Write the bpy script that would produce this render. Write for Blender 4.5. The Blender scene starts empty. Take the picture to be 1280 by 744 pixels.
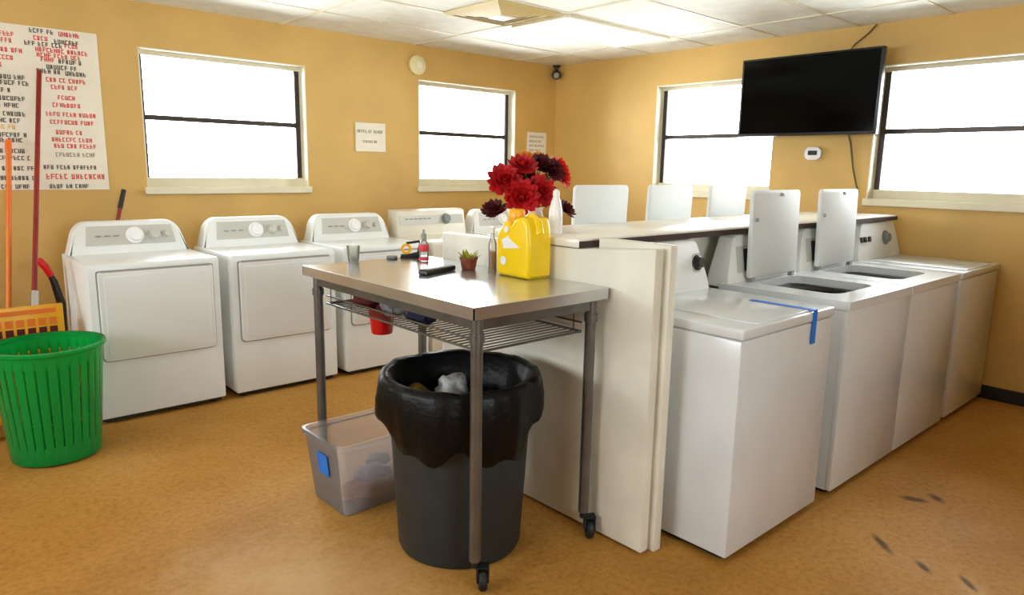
import bpy, bmesh, math, random
from mathutils import Vector, Matrix
PI = math.pi
S = bpy.context.scene
COL = S.collection
rng = random.Random(11)

# ------------------------------------------------------------------ helpers
def lin(c):
    def f(v):
        v /= 255.0
        return v / 12.92 if v <= 0.04045 else ((v + 0.055) / 1.055) ** 2.4
    return (f(c[0]), f(c[1]), f(c[2]), 1.0)

def mat(name, rgb, rough=0.5, metal=0.0, var=0.0, scale=6.0, rgb2=None, bump=0.0, bscale=80.0, spec=0.5, coat=0.0, detail=4.0):
    m = bpy.data.materials.new(name); m.use_nodes = True
    nt = m.node_tree; b = nt.nodes['Principled BSDF']
    b.inputs['Base Color'].default_value = lin(rgb)
    b.inputs['Roughness'].default_value = rough
    b.inputs['Metallic'].default_value = metal
    b.inputs['Specular IOR Level'].default_value = spec
    b.inputs['Coat Weight'].default_value = coat
    tc = nt.nodes.new('ShaderNodeTexCoord')
    if rgb2 is None:
        k = 1.0 - max(var, 0.02)
        rgb2 = tuple(v * k for v in rgb)
    n = nt.nodes.new('ShaderNodeTexNoise'); n.inputs['Scale'].default_value = scale; n.inputs['Detail'].default_value = detail
    nt.links.new(tc.outputs['Object'], n.inputs['Vector'])
    r = nt.nodes.new('ShaderNodeValToRGB')
    r.color_ramp.elements[0].position = 0.35; r.color_ramp.elements[1].position = 0.65
    r.color_ramp.elements[0].color = lin(rgb2); r.color_ramp.elements[1].color = lin(rgb)
    nt.links.new(n.outputs['Fac'], r.inputs['Fac']); nt.links.new(r.outputs['Color'], b.inputs['Base Color'])
    if bump:
        n2 = nt.nodes.new('ShaderNodeTexNoise'); n2.inputs['Scale'].default_value = bscale
        nt.links.new(tc.outputs['Object'], n2.inputs['Vector'])
        bp = nt.nodes.new('ShaderNodeBump'); bp.inputs['Strength'].default_value = bump; bp.inputs['Distance'].default_value = 0.01
        nt.links.new(n2.outputs['Fac'], bp.inputs['Height']); nt.links.new(bp.outputs['Normal'], b.inputs['Normal'])
    return m

def see_through(name, rgb, fac, tint, rough=0.2, trans=0.5):
    """translucent plastic: clear share `fac`, the rest scatters light through and back"""
    m = bpy.data.materials.new(name); m.use_nodes = True
    nt = m.node_tree; nt.nodes.remove(nt.nodes['Principled BSDF'])
    out = nt.nodes['Material Output']
    N = nt.nodes.new
    t = N('ShaderNodeBsdfTransparent'); t.inputs['Color'].default_value = lin(tint)
    d = N('ShaderNodeBsdfDiffuse'); d.inputs['Color'].default_value = lin(rgb)
    l = N('ShaderNodeBsdfTranslucent'); l.inputs['Color'].default_value = lin(rgb)
    g = N('ShaderNodeBsdfGlossy'); g.inputs['Roughness'].default_value = rough
    fr = N('ShaderNodeFresnel'); fr.inputs['IOR'].default_value = 1.45
    a = N('ShaderNodeMixShader'); a.inputs[0].default_value = trans
    nt.links.new(d.outputs[0], a.inputs[1]); nt.links.new(l.outputs[0], a.inputs[2])
    c = N('ShaderNodeMixShader'); c.inputs[0].default_value = fac
    nt.links.new(a.outputs[0], c.inputs[1]); nt.links.new(t.outputs[0], c.inputs[2])
    e = N('ShaderNodeMixShader'); nt.links.new(fr.outputs[0], e.inputs[0])
    nt.links.new(c.outputs[0], e.inputs[1]); nt.links.new(g.outputs[0], e.inputs[2])
    nt.links.new(e.outputs[0], out.inputs['Surface'])
    return m

def emit(name, rgb, strength):
    m = bpy.data.materials.new(name); m.use_nodes = True
    b = m.node_tree.nodes['Principled BSDF']
    b.inputs['Base Color'].default_value = lin(rgb)
    b.inputs['Emission Color'].default_value = lin(rgb)
    b.inputs['Emission Strength'].default_value = strength
    return m

class MB:
    def __init__(s): s.bm = bmesh.new()
    def _merge(s, b2, M=None):
        if M is not None: bmesh.ops.transform(b2, matrix=M, verts=b2.verts)
        me = bpy.data.meshes.new('tmp'); b2.to_mesh(me); b2.free()
        s.bm.from_mesh(me); bpy.data.meshes.remove(me)
        return s
    def box(s, x0, x1, y0, y1, z0, z1, bev=0.0, seg=2, M=None):
        b = bmesh.new(); bmesh.ops.create_cube(b, size=1.0)
        for v in b.verts:
            v.co = Vector(((x0 + x1) / 2 + v.co.x * (x1 - x0), (y0 + y1) / 2 + v.co.y * (y1 - y0), (z0 + z1) / 2 + v.co.z * (z1 - z0)))
        if bev > 0:
            bmesh.ops.bevel(b, geom=list(b.edges), offset=bev, segments=seg, profile=0.5, affect='EDGES')
        return s._merge(b, M)
    def prism(s, pts, axis, a0, a1, bev=0.0, seg=2, M=None):
        """polygon pts in the two other axes (in x,y,z order) extruded along axis; a0/a1 numbers or functions of the 2-D point"""
        b = bmesh.new()
        def mk(p, a):
            q = a(p) if callable(a) else a
            if axis == 'x': return (q, p[0], p[1])
            if axis == 'y': return (p[0], q, p[1])
            return (p[0], p[1], q)
        A = [b.verts.new(mk(p, a0)) for p in pts]; B = [b.verts.new(mk(p, a1)) for p in pts]
        n = len(pts)
        fa = b.faces.new(A); fb = b.faces.new(B[::-1])
        for i in range(n): b.faces.new((A[i], B[i], B[(i + 1) % n], A[(i + 1) % n]))
        bmesh.ops.recalc_face_normals(b, faces=b.faces)
        if bev > 0:
            eds = [e for e in b.edges if (e.verts[0] in A) == (e.verts[1] in A)]
            bmesh.ops.bevel(b, geom=eds, offset=bev, segments=seg, profile=0.5, affect='EDGES')
        return s._merge(b, M)
    def lathe(s, prof, n=32, c=(0, 0, 0), M=None, sx=1.0, sy=1.0, rfun=None):
        b = bmesh.new(); rings = []
        for r, z in prof:
            ring = []
            if r < 1e-6: ring = [b.verts.new((c[0], c[1], c[2] + z))]
            else:
                for i in range(n):
                    a = 2 * PI * i / n
                    rr = r * (rfun(a, z) if rfun else 1.0)
                    ring.append(b.verts.new((c[0] + rr * math.cos(a) * sx, c[1] + rr * math.sin(a) * sy, c[2] + z)))
            rings.append(ring)
        for A, B in zip(rings, rings[1:]):
            if len(A) == 1 and len(B) == 1: continue
            if len(A) == 1:
                for i in range(n): b.faces.new((A[0], B[i], B[(i + 1) % n]))
            elif len(B) == 1:
                for i in range(n): b.faces.new((A[i], B[0], A[(i + 1) % n]))
            else:
                for i in range(n): b.faces.new((A[i], A[(i + 1) % n], B[(i + 1) % n], B[i]))
        bmesh.ops.recalc_face_normals(b, faces=b.faces)
        return s._merge(b, M)
    def tube(s, pts, r, n=10, caps=True):
        """round bar through pts; r a number or a list"""
        b = bmesh.new(); P = [Vector(p) for p in pts]
        rs = r if isinstance(r, (list, tuple)) else [r] * len(P)
        rings = []; up = None
        for i, p in enumerate(P):
            d = (P[min(i + 1, len(P) - 1)] - P[max(i - 1, 0)]).normalized()
            if up is None: up = Vector((0, 0, 1)) if abs(d.z) < 0.9 else Vector((1, 0, 0))
            u = (up - d * up.dot(d)).normalized(); up = u; w = d.cross(u)
            rings.append([b.verts.new(p + (u * math.cos(2 * PI * k / n) + w * math.sin(2 * PI * k / n)) * rs[i]) for k in range(n)])
        for A, B in zip(rings, rings[1:]):
            for k in range(n): b.faces.new((A[k], A[(k + 1) % n], B[(k + 1) % n], B[k]))
        if caps:
            b.faces.new(rings[0][::-1]); b.faces.new(rings[-1])
        bmesh.ops.recalc_face_normals(b, faces=b.faces)
        return s._merge(b)
    def cyl(s, c, r, z0, z1, n=24, bev=0.0):
        if bev: prof = [(0, z0), (r - bev, z0), (r, z0 + bev), (r, z1 - bev), (r - bev, z1), (0, z1)]
        else: prof = [(0, z0), (r, z0), (r, z1), (0, z1)]
        return s.lathe(prof, n, (c[0], c[1], 0))
    def quad(s, a, b, c, d):
        vs = [s.bm.verts.new(p) for p in (a, b, c, d)]; s.bm.faces.new(vs); return s
    def xf(s, M):
        bmesh.ops.transform(s.bm, matrix=M, verts=s.bm.verts); return s
    def build(s, name, m, parent=None, smooth=True, ang=35, loc=None, label=None):
        me = bpy.data.meshes.new(name); s.bm.to_mesh(me); s.bm.free()
        if smooth:
            me.shade_smooth()
            me.set_sharp_from_angle(angle=math.radians(ang))
        me.materials.append(m)
        o = bpy.data.objects.new(name, me); COL.objects.link(o)
        if parent is not None: o.parent = parent
        if loc: o.location = loc
        if label: o['label'] = label
        return o

def tag(o, label, cat, group=None, kind=None):
    o['label'] = label; o['category'] = cat
    if group: o['group'] = group
    if kind: o['kind'] = kind
    return o
def thing(name, label, cat, loc=(0, 0, 0), rz=0.0, group=None):
    o = bpy.data.objects.new(name, None); COL.objects.link(o); o.empty_display_size = 0.1
    o.location = loc; o.rotation_euler = (0, 0, rz)
    return tag(o, label, cat, group)
def copy_tree(o, parent=None):
    c = o.copy(); COL.objects.link(c)
    if parent is not None: c.parent = parent
    for ch in list(o.children): copy_tree(ch, c)
    return c
def struct(o): o['kind'] = 'structure'; return o
def RX(a): return Matrix.Rotation(a, 4, 'X')
def RY(a): return Matrix.Rotation(a, 4, 'Y')
def RZ(a): return Matrix.Rotation(a, 4, 'Z')
def T(*v): return Matrix.Translation(Vector(v))

def rrect(x0, x1, z0, z1, rad, n=5, only=None):
    """rounded rectangle outline; rad a number or four radii (bl, br, tr, tl)"""
    r = rad if isinstance(rad, (list, tuple)) else (rad,) * 4
    pts = []
    for (cx, cz, a0, q) in ((x0 + r[0], z0 + r[0], PI, r[0]), (x1 - r[1], z0 + r[1], 1.5 * PI, r[1]), (x1 - r[2], z1 - r[2], 0, r[2]), (x0 + r[3], z1 - r[3], 0.5 * PI, r[3])):
        if q < 1e-5: pts.append((cx, cz)); continue
        for i in range(n + 1):
            a = a0 + 0.5 * PI * i / n
            pts.append((cx + q * math.cos(a), cz + q * math.sin(a)))
    return pts

# ------------------------------------------------------------------ materials
M = {}
def wall_mat():
    m = mat('sand painted wall', (214, 174, 98), 0.55, var=0.05, scale=2.2, bump=0.12, bscale=140)
    return m
M['wall'] = wall_mat()
M['ceil'] = mat('cream ceiling board', (240, 238, 226), 0.8, var=0.04, scale=9, bump=0.2, bscale=220)
M['tbar'] = mat('ceiling grid paint', (226, 218, 196), 0.5)
M['white'] = mat('white enamel', (228, 231, 230), 0.28, var=0.02, scale=3, coat=0.2)
M['white2'] = mat('white enamel door', (222, 224, 222), 0.32, var=0.02, scale=3)
M['console'] = mat('white console plastic', (232, 234, 232), 0.35)
M['cream'] = mat('aged white enamel', (224, 218, 202), 0.3, var=0.05, scale=4)
M['washer'] = mat('washer enamel', (218, 222, 224), 0.22, var=0.03, scale=3, coat=0.25)
M['lid'] = mat('lid enamel', (218, 221, 218), 0.55, var=0.03, scale=3)
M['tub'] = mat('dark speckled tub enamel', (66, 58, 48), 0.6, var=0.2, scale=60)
M['panel'] = mat('white laminate board', (232, 228, 212), 0.45, var=0.07, scale=3.5)
M['counter'] = mat('white laminate counter', (236, 230, 218), 0.3, var=0.04, scale=5)
M['edge'] = mat('raw board edge', (58, 30, 18), 0.7, var=0.2, scale=30)
M['sill'] = mat('cream sill paint', (232, 224, 196), 0.5, var=0.04, scale=5)
M['frame'] = mat('dark bronze window metal', (74, 66, 60), 0.4, 0.5)
M['dark'] = mat('dark plastic', (26, 26, 28), 0.4)
M['black'] = mat('black plastic', (12, 12, 13), 0.35)
M['grey'] = mat('grey plastic', (150, 148, 142), 0.4)
M['lgrey'] = mat('pale grey plastic', (196, 195, 188), 0.4)
M['panelgrey'] = mat('console panel grey', (120, 126, 122), 0.4)
M['steel'] = mat('stainless steel', (214, 216, 218), 0.26, 0.88, var=0.06, scale=8)
M['steel2'] = mat('galvanised steel tube', (120, 119, 116), 0.35, 0.8, var=0.1, scale=12)
M['chrome'] = mat('chrome', (200, 200, 200), 0.15, 1.0)
M['rubber'] = mat('black rubber', (16, 16, 17), 0.6)
M['bin'] = mat('grey bin plastic', (36, 44, 47), 0.5, var=0.12, scale=9)
M['bag'] = mat('black bag film', (5, 5, 6), 0.4, spec=0.22, bump=0.35, bscale=26)
M['yellow'] = mat('yellow jug plastic', (255, 212, 4), 0.3, var=0.03)
M['amberp'] = mat('orange yellow cap plastic', (246, 178, 12), 0.35)
M['mopyel'] = mat('yellow bucket plastic', (246, 176, 10), 0.4, var=0.06)
M['orange'] = mat('orange painted handle', (236, 104, 14), 0.4, rgb2=(226, 132, 30), scale=3)
M['redhandle'] = mat('red painted handle', (150, 34, 18), 0.4, rgb2=(126, 24, 16), scale=4)
M['red'] = mat('red plastic', (206, 10, 16), 0.35)
M['petal'] = mat('red petal', (206, 18, 24), 0.6, rgb2=(160, 8, 18), scale=40)
M['petal2'] = mat('orange red petal', (232, 40, 10), 0.6, rgb2=(200, 20, 10), scale=40)
M['maroon'] = mat('maroon petal', (104, 6, 18), 0.7, rgb2=(52, 2, 10), scale=40)
M['gold'] = mat('golden petal', (226, 150, 20), 0.6, rgb2=(190, 110, 10), scale=40)
M['leaf'] = mat('green leaf', (70, 92, 40), 0.6, rgb2=(48, 66, 30), scale=30)
M['stem'] = mat('green stem', (104, 92, 52), 0.6)
M['blue'] = mat('blue masking tape', (20, 106, 206), 0.6, rgb2=(30, 120, 220), scale=20)
M['paper'] = mat('white paper', (238, 230, 212), 0.7, var=0.04, scale=3)
M['inkred'] = mat('red ink', (222, 92, 88), 0.7)
M['inkblk'] = mat('black ink', (92, 88, 82), 0.7)
M['inkgrey'] = mat('grey ink', (166, 160, 140), 0.7)
M['inkgold'] = mat('gold ink', (236, 190, 100), 0.7)
M['terra'] = mat('brown clay', (140, 62, 24), 0.6, rgb2=(86, 38, 16), scale=30)
M['greenY'] = mat('yellow green leaf', (176, 168, 30), 0.6, rgb2=(130, 140, 30), scale=40)
M['whitepl'] = mat('white bottle plastic', (240, 240, 240), 0.3)
M['labelred'] = mat('red label', (214, 60, 72), 0.5)
M['greycloth'] = mat('grey cloth', (150, 150, 150), 0.9, rgb2=(104, 104, 108), scale=14)
M['navy'] = mat('navy cloth', (22, 26, 54), 0.9)
M['brown'] = mat('brown cloth', (140, 76, 42), 0.9, rgb2=(112, 56, 30), scale=16)
M['teal'] = mat('teal cloth', (60, 160, 140), 0.9)
M['lilac'] = mat('lilac grey cloth', (150, 136, 150), 0.9, rgb2=(126, 118, 140), scale=16)
M['darkred'] = mat('dark red cloth', (86, 20, 22), 0.9)
M['screen'] = mat('black glass screen', (2, 2, 3), 0.1, spec=0.08)
M['base'] = mat('black vinyl baseboard', (22, 18, 16), 0.5)
M['foil'] = mat('crumpled grey film', (176, 176, 176), 0.3, rgb2=(90, 90, 94), scale=30)
M['trashy'] = mat('yellow brown wrapper', (150, 120, 30), 0.5, rgb2=(70, 46, 24), scale=24)
M['vent'] = mat('beige vent metal', (206, 182, 118), 0.5)
M['tube'] = emit('lamp diffuser', (255, 246, 226), 0.4)
M['glasspane'] = see_through('window glass', (255, 255, 255), 0.97, (255, 255, 255), 0.02)
M['tote'] = see_through('clear tote plastic', (255, 253, 255), 0.76, (255, 254, 255), 0.2, 0.5)
M['green'] = see_through('green basket plastic', (14, 215, 104), 0.5, (110, 240, 140), 0.25, 0.5)
M['clear'] = see_through('clear plastic', (236, 236, 232), 0.7, (246, 246, 240), 0.1)
M['amber'] = see_through('amber liquid', (226, 150, 30), 0.4, (246, 190, 80), 0.1)

def floor_mat():
    m = bpy.data.materials.new('speckled tan vinyl floor'); m.use_nodes = True
    nt = m.node_tree; b = nt.nodes['Principled BSDF']; N = nt.nodes.new; L = nt.links.new
    tc = N('ShaderNodeTexCoord')
    def noise(sc, det, ros=0.6):
        n = N('ShaderNodeTexNoise'); n.inputs['Scale'].default_value = sc; n.inputs['Detail'].default_value = det; n.inputs['Roughness'].default_value = ros
        L(tc.outputs['Object'], n.inputs['Vector']); return n
    def ramp(src, stops):
        r = N('ShaderNodeValToRGB'); e = r.color_ramp.elements
        e[0].position, e[0].color = stops[0][0], lin(stops[0][1]); e[1].position, e[1].color = stops[-1][0], lin(stops[-1][1])
        for p, c in stops[1:-1]:
            k = e.new(p); k.color = lin(c)
        L(src, r.inputs['Fac']); return r
    def mix(fac, a, c, mode='MIX'):
        x = N('ShaderNodeMix'); x.data_type = 'RGBA'; x.blend_type = mode
        if isinstance(fac, float): x.inputs[0].default_value = fac
        else: L(fac, x.inputs[0])
        L(a, x.inputs[6]); L(c, x.inputs[7]); return x.outputs[2]
    basec = ramp(noise(1.3, 5).outputs['Fac'], [(0.3, (172, 122, 54)), (0.5, (186, 136, 66)), (0.72, (198, 150, 82))])
    speck = ramp(noise(38, 6, 0.75).outputs['Fac'], [(0.36, (214, 200, 176)), (0.5, (240, 236, 228)), (0.66, (255, 255, 255))])
    c = mix(0.8, basec.outputs['Color'], speck.outputs['Color'], 'MULTIPLY')
    # worn paler patches and a few black scuffs, each with its own place on the floor
    def spot(x, y, rx, ry, rot, soft=0.5):
        mp = N('ShaderNodeMapping'); mp.vector_type = 'TEXTURE'
        mp.inputs['Location'].default_value = (x, y, 0); mp.inputs['Rotation'].default_value = (0, 0, rot); mp.inputs['Scale'].default_value = (rx, ry, 1)
        L(tc.outputs['Object'], mp.inputs['Vector'])
        nz = noise(9, 4)
        ad = N('ShaderNodeVectorMath'); ad.operation = 'MULTIPLY_ADD'; ad.inputs[1].default_value = (0.9, 0.9, 0)
        L(nz.outputs['Color'], ad.inputs[0]); L(mp.outputs[0], ad.inputs[2])
        sb = N('ShaderNodeVectorMath'); sb.operation = 'SUBTRACT'; sb.inputs[1].default_value = (0.45, 0.45, 0); L(ad.outputs[0], sb.inputs[0])
        fl = N('ShaderNodeVectorMath'); fl.operation = 'MULTIPLY'; fl.inputs[1].default_value = (1, 1, 0); L(sb.outputs[0], fl.inputs[0])
        ln = N('ShaderNodeVectorMath'); ln.operation = 'LENGTH'; L(fl.outputs[0], ln.inputs[0])
        mr = N('ShaderNodeMapRange'); mr.inputs[1].default_value = 1.0; mr.inputs[2].default_value = 1.0 - soft; mr.inputs[3].default_value = 0.0; mr.inputs[4].default_value = 1.0
        L(ln.outputs['Value'], mr.inputs[0]); return mr.outputs[0]
    pale = N('ShaderNodeRGB'); pale.outputs[0].default_value = lin((206, 172, 124))
    dk = N('ShaderNodeRGB'); dk.outputs[0].default_value = lin((34, 22, 14))
    def scaled(v, k):
        q = N('ShaderNodeMath'); q.operation = 'MULTIPLY'; q.inputs[1].default_value = k; L(v, q.inputs[0]); return q.outputs[0]
    c = mix(scaled(spot(-4.45, -3.25, 0.42, 0.62, 0.5, 0.9), 0.6), c, pale.outputs[0])
    c = mix(scaled(spot(-2.72, -4.88, 0.08, 0.30, -0.9, 0.9), 0.4), c, pale.outputs[0])
    for (x, y, rx, ry, rot) in ((-2.02, -4.40, 0.035, 0.07, 0.4), (-1.93, -4.47, 0.03, 0.06, -0.6), (-2.56, -4.47, 0.022, 0.10, -0.75), (-2.61, -4.63, 0.02, 0.06, -0.7), (-2.6, -4.78, 0.018, 0.07, -0.8)):
        c = mix(scaled(spot(x, y, rx, ry, rot, 0.6), 0.75), c, dk.outputs[0])
    L(c, b.inputs['Base Color'])
    rr = N('ShaderNodeMapRange'); rr.inputs[3].default_value = 0.45; rr.inputs[4].default_value = 0.65
    L(noise(3, 3).outputs['Fac'], rr.inputs[0]); L(rr.outputs[0], b.inputs['Roughness'])
    b.inputs['Specular IOR Level'].default_value = 0.1
    return m
M['floor'] = floor_mat()

# ------------------------------------------------------------------ room shell
H = 2.53
XL, YF, TH = -7.7, -8.0, 0.16       # left wall, wall behind the camera, wall thickness
WINZ = (1.25, 2.237)
struct(MB().box(XL - TH, TH, YF - TH, TH, -0.12, 0.0).build('floor', M['floor'], smooth=False))
struct(MB().box(XL - TH, TH, YF - TH, TH, H, H + 0.12).build('ceiling', M['ceil'], smooth=False))

def wall_with_openings(name, axis, c0, c1, a0, a1, holes):
    """wall slab between c0 and c1 across `axis`, running a0..a1, with (lo, hi, z0, z1) openings"""
    mb = MB()
    def put(p, q, z0, z1):
        if q - p < 1e-4 or z1 - z0 < 1e-4: return
        if axis == 'y': mb.box(p, q, c0, c1, z0, z1)
        else: mb.box(c0, c1, p, q, z0, z1)
    cur = a0
    for (p, q, z0, z1) in sorted(holes):
        put(cur, p, 0, H); put(p, q, 0, z0); put(p, q, z1, H); cur = q
    put(cur, a1, 0, H)
    return struct(mb.build(name, M['wall'], smooth=False))
WA = [(-4.014, -2.812), (-1.734, -0.569)]
WB = [(-2.48, -1.307), (-4.46, -3.25)]
WF_ADDED = [(-5.6, -3.7)]  # unseen opening added behind the camera to daylight the washer fronts
WL_ADDED = [(-4.4, -2.8), (-2.0, -0.6)]  # unseen openings added to bring daylight onto the end panel and floor
wall_with_openings('wall_back', 'y', 0, TH, XL - TH, TH, [(a, b) + WINZ for a, b in WA])
wall_with_openings('wall_right', 'x', 0, TH, YF, 0, [(a, b) + WINZ for a, b in WB])
wall_with_openings('wall_front', 'y', YF - TH, YF, XL - TH, TH, [(a, b) + WINZ for a, b in WF_ADDED])
wall_with_openings('wall_left', 'x', XL - TH, XL, YF, 0, [(a, b) + WINZ for a, b in WL_ADDED])

def window(n, side, lo, hi, z0, z1, board=True):
    """side: the wall it stands in; built in a frame where u runs along the wall, v goes outward"""
    root = bpy.data.objects.new('window_%d' % n, None); COL.objects.link(root); root['kind'] = 'structure'
    w = hi - lo
    if side == 'back': root.location = (lo, 0, 0)
    elif side == 'right': root.location = (0, hi, 0); root.rotation_euler = (0, 0, -PI / 2)
    elif side == 'front': root.location = (hi, YF, 0); root.rotation_euler = (0, 0, PI)
    else: root.location = (XL, lo, 0); root.rotation_euler = (0, 0, PI / 2)
    # dark metal sash: stiles, meeting rail
    zm = z0 + (z1 - z0) * 0.54
    f = MB()
    f.box(0.0, 0.045, 0.10, 0.14, z0, z1); f.box(w - 0.045, w, 0.10, 0.14, z0, z1)
    f.box(0.045, w - 0.045, 0.095, 0.135, zm - 0.018, zm + 0.018, 0.003)
    f.build('sash', M['frame'], root, smooth=False)
    t = MB()
    t.box(0.0, w, 0.085, 0.145, z1 - 0.035, z1); t.box(0.0, w, 0.085, 0.145, z0 + 0.03, z0 + 0.115)
    t.build('head_rail', M['sill'], root, smooth=False)
    MB().box(0.0, w, 0.112, 0.118, z0 + 0.11, z1 - 0.03).build('pane', M['glasspane'], root, smooth=False)
    j = MB()
    j.box(-0.002, 0.006, -0.002, 0.10, z0, z1); j.box(w - 0.006, w + 0.002, -0.002, 0.10, z0, z1); j.box(0, w, -0.002, 0.10, z1 - 0.006, z1 + 0.002)
    j.build('reveal_lining', M['sill'], root, smooth=False)
    s = MB(); s.box(-0.02, w + 0.02, -0.025, 0.0, z0, z0 + 0.05, 0.004); s.box(0, w, 0.0, 0.14, z0, z0 + 0.05)
    s.build('sill', M['sill'], root, smooth=False)
    return root
k = 1
for (a, b) in WA: window(k, 'back', a, b, *WINZ); k += 1
for (a, b) in WB: window(k, 'right', a, b, *WINZ); k += 1
for (a, b) in WF_ADDED: window(k, 'front', a, b, *WINZ); k += 1  # added window, out of view
for (a, b) in WL_ADDED: window(k, 'left', a, b, *WINZ); k += 1  # added windows, likewise out of view

struct(MB().box(-0.014, -0.001, YF, -0.02, 0.0, 0.09, 0.003).build('baseboard_right', M['base'], smooth=False))
struct(MB().box(XL, -0.02, -0.014, -0.001, 0.0, 0.09, 0.003).build('baseboard_back', M['base'], smooth=False))
g = MB()
y = -0.63
while y > YF: g.box(XL, 0, y - 0.012, y + 0.012, H - 0.005, H + 0.002); y -= 0.61
x = -0.55
while x > XL: g.box(x - 0.012, x + 0.012, YF, 0, H - 0.006, H + 0.002); x -= 1.22
struct(g.build('trim_1', M['tbar'], smooth=False))

# ------------------------------------------------------------------ ceiling fittings
t = thing('ceiling_light', 'white fluorescent ceiling panel beside the beige ceiling diffuser', 'ceiling light', (-1.16, -1.545, H))
t2 = MB(); L0, W0 = 0.585, 0.285
for a in (-1, 1):
    t2.box(-L0, L0, a * W0 - 0.014, a * W0 + 0.014, -0.022, -0.007); t2.box(a * L0 - 0.014, a * L0 + 0.014, -W0, W0, -0.022, -0.007)
t2.build('frame', M['tbar'], t, smooth=False)
MB().box(-L0, L0, -W0, W0, -0.014, -0.008).build('diffuser', M['tube'], t, smooth=False)
t = thing('ceiling_diffuser', 'square beige air vent with a white centre set in the ceiling', 'vent', (-2.10, -1.545, H))
v = MB()
for q in range(4):
    s0, s1, z0, z1 = 0.29 - q * 0.06, 0.245 - q * 0.06, -0.008 - q * 0.006, -0.030 - q * 0.004
    for r in range(4):
        mm = RZ(r * PI / 2)
        v.prism([(s0, z0), (s0, z0 - 0.004), (s1, z1), (s1, z1 + 0.004)], 'y', (lambda p: -p[0]), (lambda p: p[0]), M=mm)
v.build('louvre_rings', M['vent'], t, smooth=False)
MB().box(-0.07, 0.07, -0.07, 0.07, -0.045, -0.036, 0.004).build('centre_plate', M['whitepl'], t)

# ------------------------------------------------------------------ dryers along the back wall
DW, DD, DH = 0.70, 0.67, 0.915
def dryer_shell(root, m):
    MB().prism(rrect(-DD / 2, DD / 2, 0.035, DH, (0.006, 0.006, 0.006, 0.03)), 'x', -DW / 2, DW / 2, 0.008).build('cabinet', m, root)
    MB().box(-DW / 2 + 0.02, DW / 2 - 0.02, -DD / 2 + 0.03, DD / 2 - 0.03, 0.012, 0.04).build('base', M['dark'], root)
    for sx in (-1, 1):
        for sy in (-1, 1): MB().cyl((sx * 0.29, sy * 0.27), 0.022, 0, 0.014, 12).build('foot', M['rubber'], root)
def knob(root, x, y, z, r, m, d=0.03, tilt=0.35):
    f = MB().lathe([(0, 0), (r * 1.25, 0), (r * 1.25, 0.006), (r, 0.008), (r * 0.92, d), (r * 0.85, d + 0.003), (0, d + 0.003)], 20)
    f.box(-0.003, 0.003, 0, r * 0.85, d + 0.002, d + 0.006)
    f.xf(T(x, y, z) @ RX(PI / 2 - tilt))
    return f.build('knob', m, root)
def make_dryer(label, group):
    t = thing('clothes_dryer', label, 'dryer', (0, 0, 0), 0, group)
    dryer_shell(t, M['white'])
    fr = -DD / 2
    d = MB().prism(rrect(-0.305, 0.305, 0.37, 0.872, (0.025, 0.025, 0.01, 0.01)), 'y', fr - 0.024, fr + 0.004, 0.006)
    door = d.build('door', M['white2'], t)
    MB().prism(rrect(-0.28, 0.28, 0.392, 0.85, (0.03, 0.03, 0.015, 0.015)), 'y', fr - 0.029, fr - 0.022, 0.003).build('door_panel', M['white2'], door)
    MB().box(-0.29, 0.29, fr - 0.021, fr - 0.002, 0.868, 0.882, 0.003).build('handle_shadow_strip', M['grey'], door)  # raised grey strip; colours in the handle recess shadow under the deck lip
    MB().prism(rrect(-0.312, 0.312, 0.363, 0.879, (0.03, 0.03, 0.012, 0.012)), 'y', fr - 0.005, fr + 0.004).build('door_seal', M['grey'], t)
    # console: rounded top corners, leaning back
    pts = rrect(-0.34, 0.34, DH - 0.01, 1.108, (0.004, 0.004, 0.075, 0.075), 7)
    pts = [(p[0] * (1 - 0.16 * max(0, (p[1] - DH)) / 0.2), p[1]) for p in pts]
    yf = lambda p: 0.165 + 0.32 * max(0, p[1] - DH)
    MB().prism(pts, 'y', yf, 0.315, 0.012, 3).build('console', M['console'], t)
    pts2 = [(-0.245, DH + 0.05), (0.265, DH + 0.05), (0.25, DH + 0.165), (-0.23, DH + 0.165)]
    yf2 = lambda p: 0.165 + 0.32 * (p[1] - DH)
    MB().prism(pts2, 'y', lambda p: yf2(p) - 0.003, lambda p: yf2(p) + 0.004).build('control_plate', M['lgrey'], t)
    zc = DH + 0.105; yk = yf2((0, zc)) - 0.003
    knob(t, 0.03, yk, zc, 0.042, M['whitepl'], 0.03, 0.31)
    knob(t, 0.145, yk, zc, 0.030, M['lgrey'], 0.024, 0.31)
    knob(t, 0.215, yk, zc, 0.018, M['lgrey'], 0.02, 0.31)
    mk = MB()
    for q in range(3): mk.box(-0.19 + q * 0.05, -0.16 + q * 0.05, yk - 0.006, yk + 0.002, zc - 0.004, zc + 0.004)
    mk.build('printed_marks', M['grey'], t)
    return t
DY = -0.735
names = ['white front-load dryer nearest the mop bucket, green basket before it', 'white dryer second from the mop bucket, under the larger window', 'white dryer third from the mop bucket, partly behind the steel table']
d0 = make_dryer(names[0], 'white dryers along the back wall'); d0.location = (-4.282, DY, 0)
for lb, xx in ((names[1], -3.511), (names[2], -2.738)):
    c = copy_tree(d0); c.location = (xx, DY, 0); c['label'] = lb
c = copy_tree(d0); c.location = (-1.222, DY, 0); c['label'] = 'white dryer with rounded console, furthest along the back wall, behind the flowers'
t = thing('clothes_dryer', 'older white dryer with a full-width flat console and dark dial', 'dryer', (-1.99, DY, 0), 0, 'white dryers along the back wall')
dryer_shell(t, M['cream'])
fr = -DD / 2
MB().prism(rrect(-0.25, 0.25, 0.34, 0.80, 0.04), 'y', fr - 0.02, fr + 0.004, 0.006).build('door', M['cream'], t)
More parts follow.
